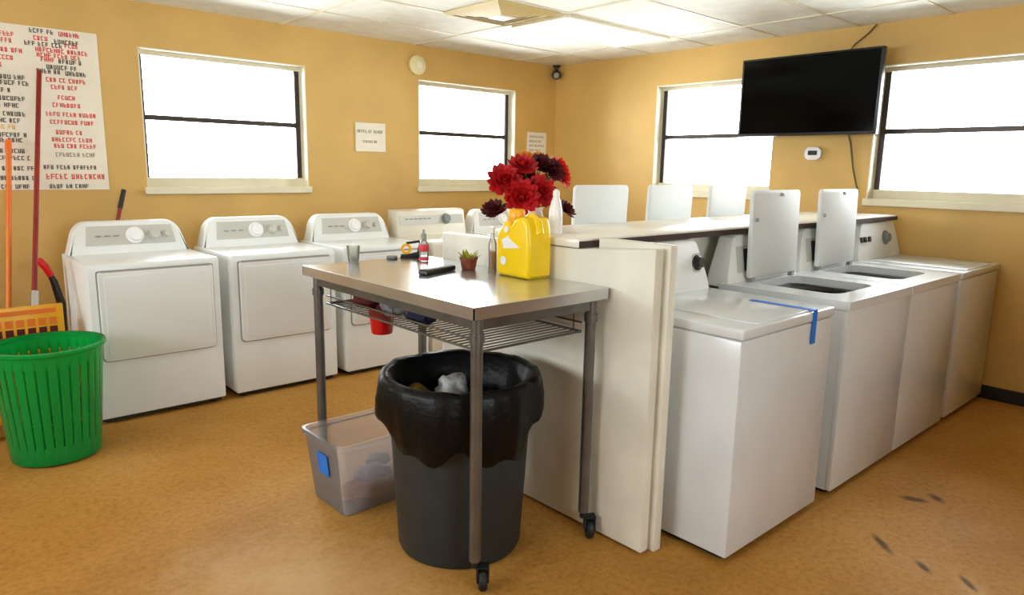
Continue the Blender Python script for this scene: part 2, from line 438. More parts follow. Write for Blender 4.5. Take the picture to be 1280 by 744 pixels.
MB().prism([(0.15, DH - 0.005), (0.19, 1.115), (0.23, 1.125), (0.315, 1.125), (0.315, DH - 0.005)], 'x', -0.345, 0.345, 0.006).build('console', M['cream'], t)
yc = lambda z: 0.15 + 0.04 * (z - DH) / 0.2
MB().prism([(-0.32, DH + 0.09), (0.32, DH + 0.09), (0.32, DH + 0.165), (-0.32, DH + 0.165)], 'y', lambda p: yc(p[1]) - 0.004, lambda p: yc(p[1]) + 0.004).build('control_plate', M['lgrey'], t)
mk = MB()
for q in range(6): mk.box(-0.27 + q * 0.045, -0.24 + q * 0.045, yc(1.05) - 0.007, yc(1.05) + 0.002, 1.046, 1.056)
mk.build('printed_marks', M['grey'], t)
knob(t, 0.14, yc(1.045) - 0.003, 1.045, 0.036, M['panelgrey'], 0.03, 0.2)

# ------------------------------------------------------------------ top-loading washers
WW = 0.735
def make_washer(label, group, lid_open=True, w=WW, lw=0.49, lx=0.0, feature='display', hinge=0.245, lidh=0.445):
    t = thing('washing_machine', label, 'washing machine', (0, 0, 0), 0, group)
    h, fr, bk = 0.875, -0.325, 0.325
    if lid_open:
        cb_ = MB(); cb_.box(-w / 2, w / 2, fr, fr + 0.03, 0.03, h, 0.004); cb_.box(-w / 2, w / 2, bk - 0.03, bk, 0.03, h, 0.004)
        cb_.box(-w / 2, -w / 2 + 0.03, fr + 0.026, bk - 0.026, 0.03, h); cb_.box(w / 2 - 0.03, w / 2, fr + 0.026, bk - 0.026, 0.03, h); cb_.box(-w / 2 + 0.01, w / 2 - 0.01, fr + 0.01, bk - 0.01, 0.03, 0.06)
        cb_.build('cabinet', M['washer'], t)
    else:
        MB().box(-w / 2, w / 2, fr, bk, 0.03, h, 0.008).build('cabinet', M['washer'], t)
    MB().box(-w / 2 + 0.025, w / 2 - 0.025, fr + 0.03, bk - 0.03, 0.01, 0.034).build('base', M['dark'], t)
    for sx in (-1, 1):
        for sy in (-1, 1): MB().cyl((sx * (w / 2 - 0.06), sy * 0.27), 0.02, 0, 0.012, 12).build('foot', M['rubber'], t)
    ox0, ox1, oy0, oy1 = lx - lw / 2 + 0.02, lx + lw / 2 - 0.02, -0.20, hinge - 0.01
    z0, z1 = h + 0.002, 0.918
    if lid_open:
        # deck with a rounded-rectangular opening: ring bridged between outer rectangle and opening
        b = bmesh.new()
        inn = rrect(ox0, ox1, oy0, oy1, 0.07, 6); n = len(inn); cx, cy = (ox0 + ox1) / 2, (oy0 + oy1) / 2
        X0, X1, Y0, Y1 = -w / 2, w / 2, fr - 0.004, bk
        out = []
        for (px, py) in inn:                       # push each opening point out to the deck's edge
            dx, dy = px - cx, py - cy
            sx = ((X1 - cx) if dx > 0 else (cx - X0)) / max(abs(dx), 1e-6); sy = ((Y1 - cy) if dy > 0 else (cy - Y0)) / max(abs(dy), 1e-6)
            s_ = min(sx, sy); out.append((cx + dx * s_, cy + dy * s_))
        def ring(pts, z): return [b.verts.new((p[0], p[1], z)) for p in pts]
        R = [ring(inn, z0), ring(inn, z1), ring(out, z1), ring(out, z0)]
        # pull the nearest ring point onto each corner so the deck stays square
        for (ux, uy) in ((X0, Y0), (X1, Y0), (X1, Y1), (X0, Y1)):
            j = min(range(n), key=lambda q: (out[q][0] - ux) ** 2 + (out[q][1] - uy) ** 2)
            for rr in (R[2], R[3]): rr[j].co.x, rr[j].co.y = ux, uy
        for A, B in ((R[0], R[1]), (R[1], R[2]), (R[2], R[3]), (R[3], R[0])):
            for q in range(n): b.faces.new((A[q], A[(q + 1) % n], B[(q + 1) % n], B[q]))
        bmesh.ops.recalc_face_normals(b, faces=b.faces)
        mb = MB(); mb._merge(b); mb.build('deck', M['washer'], t)
        tr = min(w / 2 - 0.045, 0.285)
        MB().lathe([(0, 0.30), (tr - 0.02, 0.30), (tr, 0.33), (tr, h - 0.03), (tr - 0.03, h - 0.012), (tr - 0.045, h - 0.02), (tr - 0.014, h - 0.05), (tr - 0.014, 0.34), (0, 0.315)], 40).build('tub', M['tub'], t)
        MB().lathe([(0, 0.31), (0.06, 0.31), (0.05, 0.5), (0.035, 0.72), (0, 0.73)], 24).build('agitator', M['panelgrey'], t)
        lid = MB().prism(rrect(lx - lw / 2, lx + lw / 2, 0.0, lidh, (0.01, 0.01, 0.025, 0.025)), 'y', -0.012, 0.012, 0.005)
        lid.xf(T(0, hinge + 0.002, z1 + 0.022) @ RX(-0.03))
        ld = lid.build('lid', M['lid'], t)
        for xh in (lx - lw / 2 + 0.035, lx + lw / 2 - 0.035):
            MB().box(xh - 0.015, xh + 0.015, hinge - 0.01, hinge + 0.014, z1 - 0.002, z1 + 0.026).build('hinge', M['grey'], ld)
        MB().box(lx - lw / 2 + 0.008, lx - lw / 2 + 0.026, hinge - 0.022, hinge - 0.012, z1 + 0.31, z1 + 0.33, 0.002).build('lid_bumper', M['grey'], ld)
        MB().box(lx - 0.015, lx + 0.015, hinge - 0.026, hinge - 0.014, z1 + 0.435, z1 + 0.452, 0.002).build('lid_bumper', M['grey'], ld)
    else:
        MB().box(-w / 2, w / 2, fr - 0.004, bk, z0, z1, 0.008, 3).build('deck', M['washer'], t)
        MB().prism(rrect(-lw / 2, lw / 2, -0.31, hinge - 0.01, 0.03), 'z', z1 - 0.001, z1 + 0.006, 0.003).build('lid', M['washer'], t)
    # slanted console with tapered ends
    tp = 0.07
    pts = [(-w / 2 + 0.01, 0.90), (w / 2 - 0.01, 0.90), (w / 2 - 0.015, 0.96), (w / 2 - tp - 0.02, 1.14), (w / 2 - tp - 0.05, 1.156), (-w / 2 + tp + 0.05, 1.156), (-w / 2 + tp + 0.02, 1.14), (-w / 2 + 0.015, 0.96)]
    cf = lambda z: 0.272 + 0.16 * (z - 0.90)
    MB().prism(pts, 'y', lambda p: cf(p[1]), 0.40, 0.008, 3).build('console', M['console'], t)
    def face_box(x0, x1, za, zb, m, nm, rad=0.006, d=0.006):
        MB().prism(rrect(x0, x1, za, zb, rad), 'y', lambda p: cf(p[1]) - d, lambda p: cf(p[1]) + 0.004).build(nm, m, t)
    if feature == 'dial':
        k_ = MB().lathe([(0, 0), (0.038, 0), (0.036, 0.01), (0.026, 0.014), (0.024, 0.03), (0, 0.03)], 20); k_.xf(T(w / 2 - 0.105, cf(1.045) - 0.001, 1.045) @ RX(PI / 2 - 0.16)); k_.build('knob', M['dark'], t)
        face_box(w / 2 - 0.14, w / 2 - 0.07, 1.0, 1.09, M['lgrey'], 'control_plate', 0.02, 0.003)
    elif feature == 'display':
        face_box(-w / 2 + 0.10, w / 2 - 0.12, 0.965, 1.10, M['lgrey'], 'control_plate', 0.01, 0.003)
        face_box(-w / 2 + 0.165, -w / 2 + 0.235, 0.97, 1.085, M['dark'], 'coin_slot_plate', 0.008, 0.008)
    else:
        for xx in (-0.29, -0.24, -0.17): face_box(xx - 0.017, xx + 0.017, 1.035, 1.07, M['dark'], 'selector_button', 0.008, 0.01)
        k_ = MB().lathe([(0, 0), (0.05, 0), (0.046, 0.01), (0.03, 0.014), (0.027, 0.032), (0, 0.032)], 20); k_.xf(T(0.10, cf(1.05) - 0.001, 1.05) @ RX(PI / 2 - 0.16)); k_.build('knob', M['panelgrey'], t)
    return t
WY = -3.815
GW = 'top-load washers in the front row'
w1 = make_washer('white washer with closed lid and blue tape on top, end of front row', GW, False, feature='dial'); w1.location = (-2.83, WY, 0)
w2 = make_washer('white washer with raised lid, right next to the taped washer', GW, True, lx=0.02); w2.location = (-1.945, WY, 0)
w3 = copy_tree(w2); w3.location = (-1.195, WY, 0); w3['label'] = 'white washer with raised lid, next to the washer by the right wall'
w4 = make_washer('white washer with closed lid, against the right wall at the row end', GW, False, feature='buttons'); w4.location = (-0.40, WY, 0)
GB = 'washers behind the counter with only raised lids in view'
b1 = make_washer('washer behind the counter, its grey raised lid nearest the flowers', GB, True, 0.61, 0.43, lidh=0.452); b1.location = (-2.525, -2.615, 0); b1.rotation_euler = (0, 0, PI)
for xx, lb in ((-1.90, 'washer behind the counter, its raised lid the middle of three'), (-1.27, 'washer behind the counter, its raised lid the furthest from the flowers')):
    c = copy_tree(b1); c.location = (xx, -2.615, 0); c['label'] = lb

# blue tape stuck on the first washer's lid, folded down its front
tp = MB()
zt = 0.9255; yf_ = WY - 0.3305
tp.box(-2.668, -2.630, yf_, -3.86, zt, zt + 0.0012)
tp.box(-2.668, -2.630, yf_ - 0.0012, yf_, 0.785, zt + 0.0012)
tag(tp.build('tape_strip', M['blue'], smooth=False), 'blue masking tape strip folded over the front edge of the end washer', 'tape')

# ------------------------------------------------------------------ peninsula: counter and end boards
ct = thing('countertop', 'long white countertop above the washer consoles, dark raw front edge', 'countertop', (0, 0, 0))
MB().box(-3.388, -0.12, -3.515, -2.97, 1.163, 1.198, 0.004).build('top_board', M['counter'], ct)
MB().box(-3.388, -0.12, -3.522, -3.5155, 1.164, 1.190).build('edge_band', M['edge'], ct, smooth=False, label='dark brown raw front edge')
sup = MB()
sup.box(-3.2, -0.14, -3.33, -3.13, 0.0, 1.163)
sup.build('support_wall', M['panel'], ct, smooth=False)
e = MB().prism([(-3.885, 0.012), (-2.60, 0.012), (-2.60, 1.155), (-3.50, 1.160), (-3.885, 1.193)], 'x', -3.385, -3.335, 0.006)
tag(e.build('end_panel', M['panel']), 'tall white board closing the end of the washer row, beside the steel table', 'panel')
e = MB(); e.box(-3.322, -3.278, -3.905, -3.56, 0.0, 1.205, 0.006); e.box(-3.305, -3.295, -3.907, -3.90, 0.05, 1.15, 0.001)
tag(e.build('edge_board', M['panel']), 'narrow white upright board between the end panel and the taped washer', 'board')

# ------------------------------------------------------------------ steel work table
TZ = 1.03
tx0, tx1, ty0, ty1 = -4.06, -3.40, -3.69, -2.475
tb = thing('work_table', 'stainless steel work table on casters with wire shelf under its top', 'table', ((tx0 + tx1) / 2, (ty0 + ty1) / 2, 0))
ox, oy = (tx0 + tx1) / 2, (ty0 + ty1) / 2
hx, hy = (tx1 - tx0) / 2, (ty1 - ty0) / 2
p = MB(); p.box(-hx, hx, -hy, hy, TZ - 0.004, TZ, 0.0015)
for s in (-1, 1):
    p.box(s * hx - 0.004 if s > 0 else -hx, hx if s > 0 else -hx + 0.004, -hy, hy, TZ - 0.042, TZ - 0.003)
    p.box(-hx, hx, s * hy - 0.004 if s > 0 else -hy, hy if s > 0 else -hy + 0.004, TZ - 0.042, TZ - 0.003)
p.build('tabletop', M['steel'], tb, smooth=False)
LX, LY = hx - 0.05, hy - 0.045
ap = MB()
for s in (-1, 1):
    ap.box(s * LX - 0.012, s * LX + 0.012, -LY, LY, TZ - 0.085, TZ - 0.045); ap.box(-LX, LX, s * LY - 0.012, s * LY + 0.012, TZ - 0.085, TZ - 0.045)
ap.build('apron_frame', M['steel2'], tb, smooth=False)
for sx in (-1, 1):
    for sy in (-1, 1):
        lg = MB(); lg.cyl((sx * LX, sy * LY), 0.021, 0.115, TZ - 0.05, 20); lg.cyl((sx * LX, sy * LY), 0.026, TZ - 0.13, TZ - 0.10, 20)
        leg = lg.build('leg', M['steel2'], tb)
        cs = MB()
        cs.cyl((sx * LX, sy * LY), 0.014, 0.09, 0.118, 14)
        wx, wy = sx * LX + 0.022, sy * LY + (0.016 if sy > 0 else -0.016)
        cs.lathe([(0, -0.014), (0.034, -0.014), (0.04, -0.008), (0.04, 0.008), (0.034, 0.014), (0, 0.014)], 22, M=T(wx, wy, 0.04) @ RZ(-0.6) @ RY(PI / 2))
        for q in (-1, 1): cs.box(-0.003, 0.003, -0.018, 0.018, 0.035, 0.098, M=T(wx, wy, 0) @ RZ(-0.6) @ T(q * 0.019, 0, 0))
        cs.box(-0.022, 0.022, -0.02, 0.02, 0.09, 0.096, M=T(wx, wy, 0) @ RZ(-0.6))
        cs.build('caster', M['rubber'], leg)
ws = MB(); SZ = 0.86
for s in (-1, 1):
    ws.tube([(s * (LX - 0.03), -LY + 0.02, SZ), (s * (LX - 0.03), LY - 0.02, SZ)], 0.005, 8); ws.tube([(-LX + 0.03, s * (LY - 0.02), SZ), (LX - 0.03, s * (LY - 0.02), SZ)], 0.005, 8)
    ws.tube([(s * (LX - 0.03), -LY + 0.02, SZ + 0.035), (s * (LX - 0.03), LY - 0.02, SZ + 0.035)], 0.004, 8)
q = -LY + 0.05
while q < LY - 0.03:
    ws.tube([(-LX + 0.03, q, SZ), (LX - 0.03, q, SZ)], 0.0025, 6); q += 0.032
for (a, b) in ((-1, -1), (-1, 1), (1, -1), (1, 1), (-1, 0), (1, 0)):
    ws.tube([(a * (LX - 0.03), b * (LY - 0.06), SZ), (a * (LX - 0.03), b * (LY - 0.06), TZ - 0.06)], 0.003, 6)
ws.build('wire_shelf', M['steel2'], tb)
# things on the wire shelf (its rods top out at z = SZ + .0025)
def rumple(name, m, loc, sx, sy, sz, seed, label, cat, parent=None):
    r = random.Random(seed); b = bmesh.new(); bmesh.ops.create_icosphere(b, subdivisions=3, radius=1.0)
    ph = [r.uniform(0, 6.3) for _ in range(6)]
    for v in b.verts:
        c = v.co.copy()
        k = 1 + 0.16 * math.sin(5 * c.x + ph[0]) * math.sin(4 * c.y + ph[1]) + 0.10 * math.sin(9 * c.z + ph[2] + 5 * c.x) + 0.06 * math.sin(13 * c.y + ph[3])
        z = max(-0.8, c.z) if c.z < 0 else c.z
        v.co = Vector((c.x * k * sx, c.y * k * sy, (z * (k if z > 0 else 1) + 0.8) * sz))
    mb = MB(); mb._merge(b); o = mb.build(name, m, parent, ang=70, loc=loc)
    if label: tag(o, label, cat)
    return o
zs = SZ + 0.006
rumple('folded_rag', M['greycloth'], (-3.90, -2.97, zs), 0.05, 0.06, 0.05, 1, 'grey rag bundle on the wire shelf under the steel table', 'cloth')
rumple('rag', M['navy'], (-3.90, -3.16, zs), 0.045, 0.07, 0.035, 2, 'navy blue rag on the wire shelf under the steel table', 'cloth')
rumple('rag', M['darkred'], (-3.90, -2.75, zs), 0.05, 0.08, 0.05, 3, 'dark red rag lying on the wire shelf near the table end', 'cloth')
t = thing('bucket', 'small red bucket hanging below the wire shelf of the steel table', 'bucket', (-3.77, -2.66, 0.715))
MB().lathe([(0, 0), (0.045, 0), (0.048, 0.004), (0.060, 0.112), (0.064, 0.114), (0.064, 0.12), (0.057, 0.12), (0.044, 0.008), (0, 0.008)], 28).build('body', M['red'], t)
MB().tube([(0.061 * math.cos(a), 0.0, 0.112 + 0.022 * math.sin(a)) for a in [PI * i / 12 for i in range(13)]], 0.0022, 6).build('handle', M['chrome'], t)
MB().tube([(0.006, 0, 0.128), (0.0, 0, 0.1265), (-0.006, 0, 0.130), (-0.004, 0, 0.137), (0.0, 0, 0.1405)], 0.0016, 6).build('hanging_hook', M['chrome'], t)

# ------------------------------------------------------------------ on the table
z = TZ + 0.0008
j = thing('detergent_jug', 'big yellow detergent jug standing on the corner of the steel table', 'jug', (-3.474, -3.278, z))
prof = [(-0.095, 0.0), (0.085, 0.0), (0.095, 0.012), (0.097, 0.15), (0.088, 0.185), (0.062, 0.212), (0.058, 0.225), (0.016, 0.225), (0.010, 0.21), (-0.012, 0.238), (-0.05, 0.25), (-0.082, 0.244), (-0.098, 0.21), (-0.105, 0.14), (-0.105, 0.012)]
jb = MB().prism(prof, 'x', -0.062, 0.070, 0.018, 4)
body = jb.build('body', M['yellow'], j)
c_ = MB(); c_.lathe([(0, 0.224), (0.034, 0.224), (0.036, 0.229), (0.035, 0.268), (0.030, 0.275), (0, 0.275)], 24, (0, 0.037, 0)); c_.build('cap', M['amberp'], j)
hd = MB().tube([(-0.0, -0.02, 0.225), (0.0, -0.055, 0.246), (0.0, -0.088, 0.225), (0.0, -0.1, 0.18)], 0.02, 12); hd.build('handle', M['yellow'], j)
lb = MB().prism([(-0.055, 0.125), (0.045, 0.115), (0.055, 0.150), (0.02, 0.168), (-0.005, 0.148)], 'x', -0.0645, -0.0618); lb.build('label', M['whitepl'], j, smooth=False, label='white swoosh on the label')
for (ly, lz, lr) in ((0.045, 0.065, 0.018), (0.03, 0.195, 0.014)):
    MB().lathe([(0, 0), (lr, 0), (lr, 0.002), (0, 0.002)], 16, M=T(-0.0632, ly, lz) @ RY(-PI / 2)).build('label_dot', M['whitepl'], j, smooth=False)

r = thing('remote_control', 'black remote control lying on the steel table', 'remote control', (-3.70, -2.997, z), math.atan2(0.074, 0.219))
MB().box(-0.105, 0.105, -0.024, 0.024, 0, 0.022, 0.007, 3).build('body', M['black'], r)
kb = MB()
for a in range(7):
    for b in range(3): kb.box(-0.085 + a * 0.024, -0.073 + a * 0.024, -0.015 + b * 0.011, -0.008 + b * 0.011, 0.0215, 0.0235)
kb.build('keys', M['grey'], r)

b_ = thing('small_bottle', 'small clear bottle with red label on the steel table', 'bottle', (-3.535, -2.66, z))
MB().lathe([(0, 0), (0.021, 0), (0.023, 0.003), (0.023, 0.075), (0.018, 0.09), (0.009, 0.10), (0.009, 0.112), (0, 0.112)], 22).build('body', M['clear'], b_)
MB().lathe([(0.0236, 0.048), (0.0242, 0.049), (0.0242, 0.079), (0.0236, 0.08)], 22).build('label', M['labelred'], b_)
MB().lathe([(0, 0.102), (0.013, 0.102), (0.013, 0.128), (0.006, 0.134), (0.005, 0.15), (0, 0.15)], 18).build('cap', M['grey'], b_)
MB().lathe([(0.0236, 0.004), (0.0242, 0.005), (0.0242, 0.018), (0.0236, 0.019)], 22).build('label_band', M['labelred'], b_)

pt = thing('potted_plant', 'tiny yellow-green plant in a brown clay pot on the steel table', 'plant', (-3.535, -3.0, z))
MB().lathe([(0, 0), (0.028, 0), (0.031, 0.003), (0.038, 0.045), (0.041, 0.046), (0.041, 0.054), (0.034, 0.054), (0.030, 0.04), (0, 0.04)], 24).build('pot', M['terra'], pt)
fl = MB(); rr = random.Random(5)
for q in range(26):
    a = rr.uniform(0, 2 * PI); e_ = rr.uniform(0.3, 1.3); L_ = rr.uniform(0.035, 0.062)
    p0 = Vector((0.014 * math.cos(a), 0.014 * math.sin(a), 0.038)); d = Vector((math.cos(a) * math.cos(e_), math.sin(a) * math.cos(e_), math.sin(e_)))
    sd = Vector((-math.sin(a), math.cos(a), 0)) * 0.009
    m_ = p0 + d * L_ * 0.55
    fl.quad(p0, m_ - sd, p0 + d * L_, m_ + sd)
fl.build('leaves', M['greenY'], pt, smooth=False)

td = thing('tape_dispenser', 'small black and amber tape dispenser at the far end of the table', 'tape dispenser', (-3.52, -2.525, z), math.radians(-38))
MB().prism([(-0.05, 0), (0.05, 0), (0.052, 0.075), (0.042, 0.078), (0.032, 0.03), (0.0, 0.022), (-0.045, 0.018)], 'y', -0.014, 0.014, 0.003).build('body', M['black'], td)
MB().lathe([(0.014, -0.009), (0.026, -0.009), (0.026, 0.009), (0.014, 0.009), (0.014, -0.009)], 24, M=T(-0.02, 0, 0.045) @ RX(PI / 2)).build('tape_roll', M['amberp'], td)
MB().tube([(-0.02, 0, 0.072), (0.045, 0, 0.082)], 0.006, 8).build('arm', M['black'], td)

dl = thing('jar_lid', 'small dark grey jar lid lying near the far end of the table', 'lid', (-3.62, -2.515, z))
MB().lathe([(0, 0), (0.024, 0), (0.026, 0.003), (0.026, 0.014), (0.023, 0.017), (0, 0.017)], 22).build('top', M['panelgrey'], dl)
MB().lathe([(0.0262, 0.001), (0.0275, 0.001), (0.0275, 0.005), (0.0262, 0.005)], 22).build('rim', M['dark'], dl)

cu = thing('tumbler', 'small clear plastic tumbler at the far corner of the steel table', 'cup', (-3.83, -2.52, z))
MB().lathe([(0, 0), (0.024, 0), (0.030, 0.075), (0.031, 0.078), (0.0285, 0.078), (0.0225, 0.004), (0, 0.004)], 24).build('body', M['clear'], cu)
MB().lathe([(0, 0.0045), (0.012, 0.0045), (0.013, 0.03), (0, 0.03)], 14).build('contents', M['dark'], cu)

am = thing('amber_bottle', 'slim clear bottle of amber liquid behind the yellow jug', 'bottle', (-3.475, -3.09, z))
MB().lathe([(0, 0), (0.017, 0), (0.018, 0.003), (0.018, 0.115), (0.012, 0.135), (0.008, 0.145), (0.008, 0.17), (0, 0.17)], 22).build('body', M['clear'], am)
MB().lathe([(0, 0.003), (0.0155, 0.003), (0.0155, 0.085), (0, 0.085)], 20).build('liquid', M['amber'], am)
MB().lathe([(0, 0.165), (0.011, 0.165), (0.011, 0.19), (0, 0.19)], 16).build('cap', M['whitepl'], am)

# ------------------------------------------------------------------ on the counter: bouquet and white bottle
zc = 1.1985
bq = thing('flower_arrangement', 'bouquet of red and maroon artificial flowers in a vase on the countertop', 'flowers', (-3.23, -3.09, zc))
MB().lathe([(0, 0), (0.045, 0), (0.05, 0.004), (0.05, 0.03), (0.035, 0.085), (0.042, 0.10), (0.038, 0.10), (0.031, 0.085), (0.044, 0.03), (0, 0.01)], 26).build('vase', M['whitepl'], bq)
def blossom(rad, seed, rings=4, cup=0.55):
    r = random.Random(seed); mb = MB()
    for k_ in range(rings):
        n = 6 + k_ * 2; tilt = 1.25 - k_ * (1.25 + 0.1) / max(rings - 1, 1) * cup * 1.5
        L_ = rad * (0.5 + 0.5 * (k_ + 1) / rings); W_ = L_ * 0.52
        for i in range(n):
            a = 2 * PI * i / n + k_ * 0.4 + r.uniform(-0.1, 0.1); tl = tilt + r.uniform(-0.12, 0.12)
            d = Vector((math.cos(a) * math.cos(tl), math.sin(a) * math.cos(tl), math.sin(tl))); sd = Vector((-math.sin(a), math.cos(a), 0)); nr = d.cross(sd)
            pts = [Vector((0, 0, 0)), d * L_ * 0.45 - sd * W_ * 0.45 - nr * L_ * 0.08, d * L_ * 0.85 - sd * W_ * 0.36, d * L_ * 1.0 + nr * L_ * 0.10, d * L_ * 0.85 + sd * W_ * 0.36, d * L_ * 0.45 + sd * W_ * 0.45 - nr * L_ * 0.08]
            mid = d * L_ * 0.6 - nr * L_ * 0.06
            vs = [mb.bm.verts.new(q) for q in pts]; vm = mb.bm.verts.new(mid)
            for q in range(6): mb.bm.faces.new((vs[q], vs[(q + 1) % 6], vm))
    mb.lathe([(0, rad * 0.2), (rad * 0.16, rad * 0.12), (rad * 0.18, 0), (0, -rad * 0.12)], 10)
    return mb
cam_dir = Vector((-0.66, -0.73, 0.15))
vloc = Vector((-3.23, -3.09, zc))
fls = [  # world position, radius, material, lean towards (extra)
    ((-3.42, -3.10, 1.415), 0.085, 'petal', (-0.4, -0.6, 0.4)), ((-3.335, -3.12, 1.475), 0.075, 'petal', (-0.3, -0.5, 0.8)),
    ((-3.375, -3.16, 1.350), 0.085, 'petal', (-0.5, -0.8, 0.1)), ((-3.275, -3.17, 1.375), 0.080, 'petal', (-0.3, -1, 0.2)),
    ((-3.225, -3.12, 1.485), 0.070, 'maroon', (-0.2, -0.5, 0.8)), ((-3.18, -3.15, 1.462), 0.065, 'maroon', (0.0, -0.8, 0.5)),
    ((-3.125, -3.13, 1.475), 0.065, 'petal2', (0.3, -0.7, 0.6)), ((-3.11, -3.14, 1.435), 0.06, 'petal2', (0.4, -0.8, 0.2)),
    ((-3.25, -3.05, 1.515), 0.05, 'gold', (-0.1, -0.3, 1)), ((-3.17, -3.05, 1.515), 0.05, 'gold', (0.1, -0.3, 1)),
    ((-3.29, -3.09, 1.43), 0.06, 'maroon', (-0.3, -0.7, 0.4)),
    ((-3.46, -3.08, 1.290), 0.062, 'maroon', (-0.5, -0.3, 0.7)), ((-3.085, -3.14, 1.285), 0.06, 'maroon', (0.2, -0.6, 0.7))]
for i, (pos, rad, mk_, dr) in enumerate(fls):
    P = Vector(pos) - vloc; d = Vector(dr).normalized()
    qm = d.to_track_quat('Z', 'Y').to_matrix().to_4x4()
    bl = blossom(rad, 40 + i).xf(T(*P) @ qm)
    o = bl.build('blossom', M[mk_], bq, ang=80)
    base = Vector((0, 0, 0.09)); pe = P - d * rad * 0.1
    mid = (base + pe) / 2 + Vector((0, 0, 0.05))
    MB().tube([tuple(base * (1 - s_) ** 2 + mid * 2 * s_ * (1 - s_) + pe * s_ * s_) for s_ in [q / 6 for q in range(7)]], 0.003, 6).build('stem', M['stem'], bq)
lv = MB(); rr = random.Random(8)
for q in range(26):
    a = rr.uniform(0, 2 * PI); e_ = rr.uniform(-0.1, 1.1); L_ = rr.uniform(0.05, 0.09)
    p0 = Vector((rr.uniform(-0.11, 0.10), rr.uniform(-0.05, 0.04), rr.uniform(0.13, 0.26))); d = Vector((math.cos(a) * math.cos(e_), math.sin(a) * math.cos(e_), math.sin(e_))); sd = Vector((-math.sin(a), math.cos(a), 0.2)) * L_ * 0.22
    lv.quad(p0, p0 + d * L_ * 0.5 - sd, p0 + d * L_, p0 + d * L_ * 0.5 + sd)
lv.build('leaves', M['leaf'], bq, smooth=False)
wb = thing('spray_bottle', 'white tapered plastic bottle beside the red bouquet on the countertop', 'bottle', (-3.285, -3.28, zc))
MB().lathe([(0, 0), (0.027, 0), (0.029, 0.004), (0.030, 0.06), (0.028, 0.10), (0.021, 0.135), (0.013, 0.155), (0.012, 0.165), (0, 0.165)], 24, ).build('body', M['whitepl'], wb)
MB().lathe([(0, 0.16), (0.015, 0.16), (0.014, 0.18), (0.006, 0.188), (0, 0.19)], 18).build('cap', M['whitepl'], wb)

# ------------------------------------------------------------------ rubbish bin with liner
BX, BY = -3.83, -3.325
bn = thing('trash_bin', 'dark grey round rubbish bin under the steel table', 'trash bin', (BX, BY, 0))
MB().lathe([(0, 0.012), (0.215, 0.0), (0.235, 0.003), (0.243, 0.02), (0.278, 0.64), (0.295, 0.645), (0.297, 0.68), (0.286, 0.688), (0.272, 0.68), (0.236, 0.03), (0, 0.03)], 48).build('body', M['bin'], bn)
# liner: hangs inside, folds over the rim, hangs outside with an uneven hem
b = bmesh.new(); n = 72
def bagring(k_):
    out = []
    for i in range(n):
        a = 2 * PI * i / n
        w1_ = 0.5 * math.sin(7 * a + 0.6) + 0.35 * math.sin(13 * a + 1.9) + 0.25 * math.sin(23 * a)
        hem = 0.47 + 0.035 * math.sin(2 * a + 2.6) + 0.03 * math.sin(5 * a) + 0.02 * math.sin(11 * a + 1)
        if k_ == 0: r_, z_ = 0.20, 0.40
        elif k_ == 1: r_, z_ = 0.245 + 0.006 * w1_, 0.54
        elif k_ == 2: r_, z_ = 0.262 + 0.002 * w1_, 0.692
        elif k_ == 3: r_, z_ = 0.283, 0.700 + 0.004 * w1_
        elif k_ == 4: r_, z_ = 0.305 + 0.003 * w1_, 0.702 + 0.004 * w1_
        elif k_ == 5: r_, z_ = 0.314 + 0.007 * w1_, 0.675
        elif k_ == 6: r_, z_ = 0.322 + 0.010 * w1_, 0.62 + 0.004 * w1_
        elif k_ == 7: r_, z_ = 0.320 + 0.014 * w1_, 0.56
        elif k_ == 8: r_, z_ = 0.312 + 0.012 * w1_, (hem + 0.56) / 2 - 0.01
        else: r_, z_ = 0.300 + 0.009 * w1_, hem
        out.append(b.verts.new((r_ * math.cos(a), r_ * math.sin(a), z_)))
    return out
rings = [bagring(q) for q in range(10)]
for A, B in zip(rings, rings[1:]):
    for i in range(n): b.faces.new((A[i], A[(i + 1) % n], B[(i + 1) % n], B[i]))
b.faces.new(rings[0])
bmesh.ops.recalc_face_normals(b, faces=b.faces)
mb = MB(); mb._merge(b)
lin_ = mb.build('bin_liner', M['bag'], None, ang=80, loc=(BX, BY, 0)); tag(lin_, 'black plastic bin liner folded over the rim of the grey bin', 'trash bag')
tag(MB().lathe([(0, 0.41), (0.175, 0.41), (0.195, 0.46), (0.207, 0.51), (0.19, 0.535), (0.12, 0.543), (0, 0.545)], 40, rfun=lambda a, z_: 1 + 0.03 * math.sin(5 * a) * math.sin(3 * a)).build('rubbish_bag', M['bag'], loc=(BX, BY, 0)), 'filled black bag of rubbish down inside the grey bin', 'rubbish')
rumple('crumpled_bag', M['foil'], (-3.855, -3.31, 0.5455), 0.066, 0.068, 0.078, 21, 'crumpled grey plastic bag on top of the rubbish in the bin', 'rubbish')
rumple('wrapper', M['trashy'], (-3.945, -3.195, 0.5455), 0.05, 0.05, 0.05, 22, 'yellow brown wrapper among the rubbish in the bin', 'rubbish')
rumple('wrapper', M['navy'], (-3.765, -3.185, 0.5455), 0.06, 0.045, 0.05, 23, 'dark wrapper at the back of the rubbish in the bin', 'rubbish')

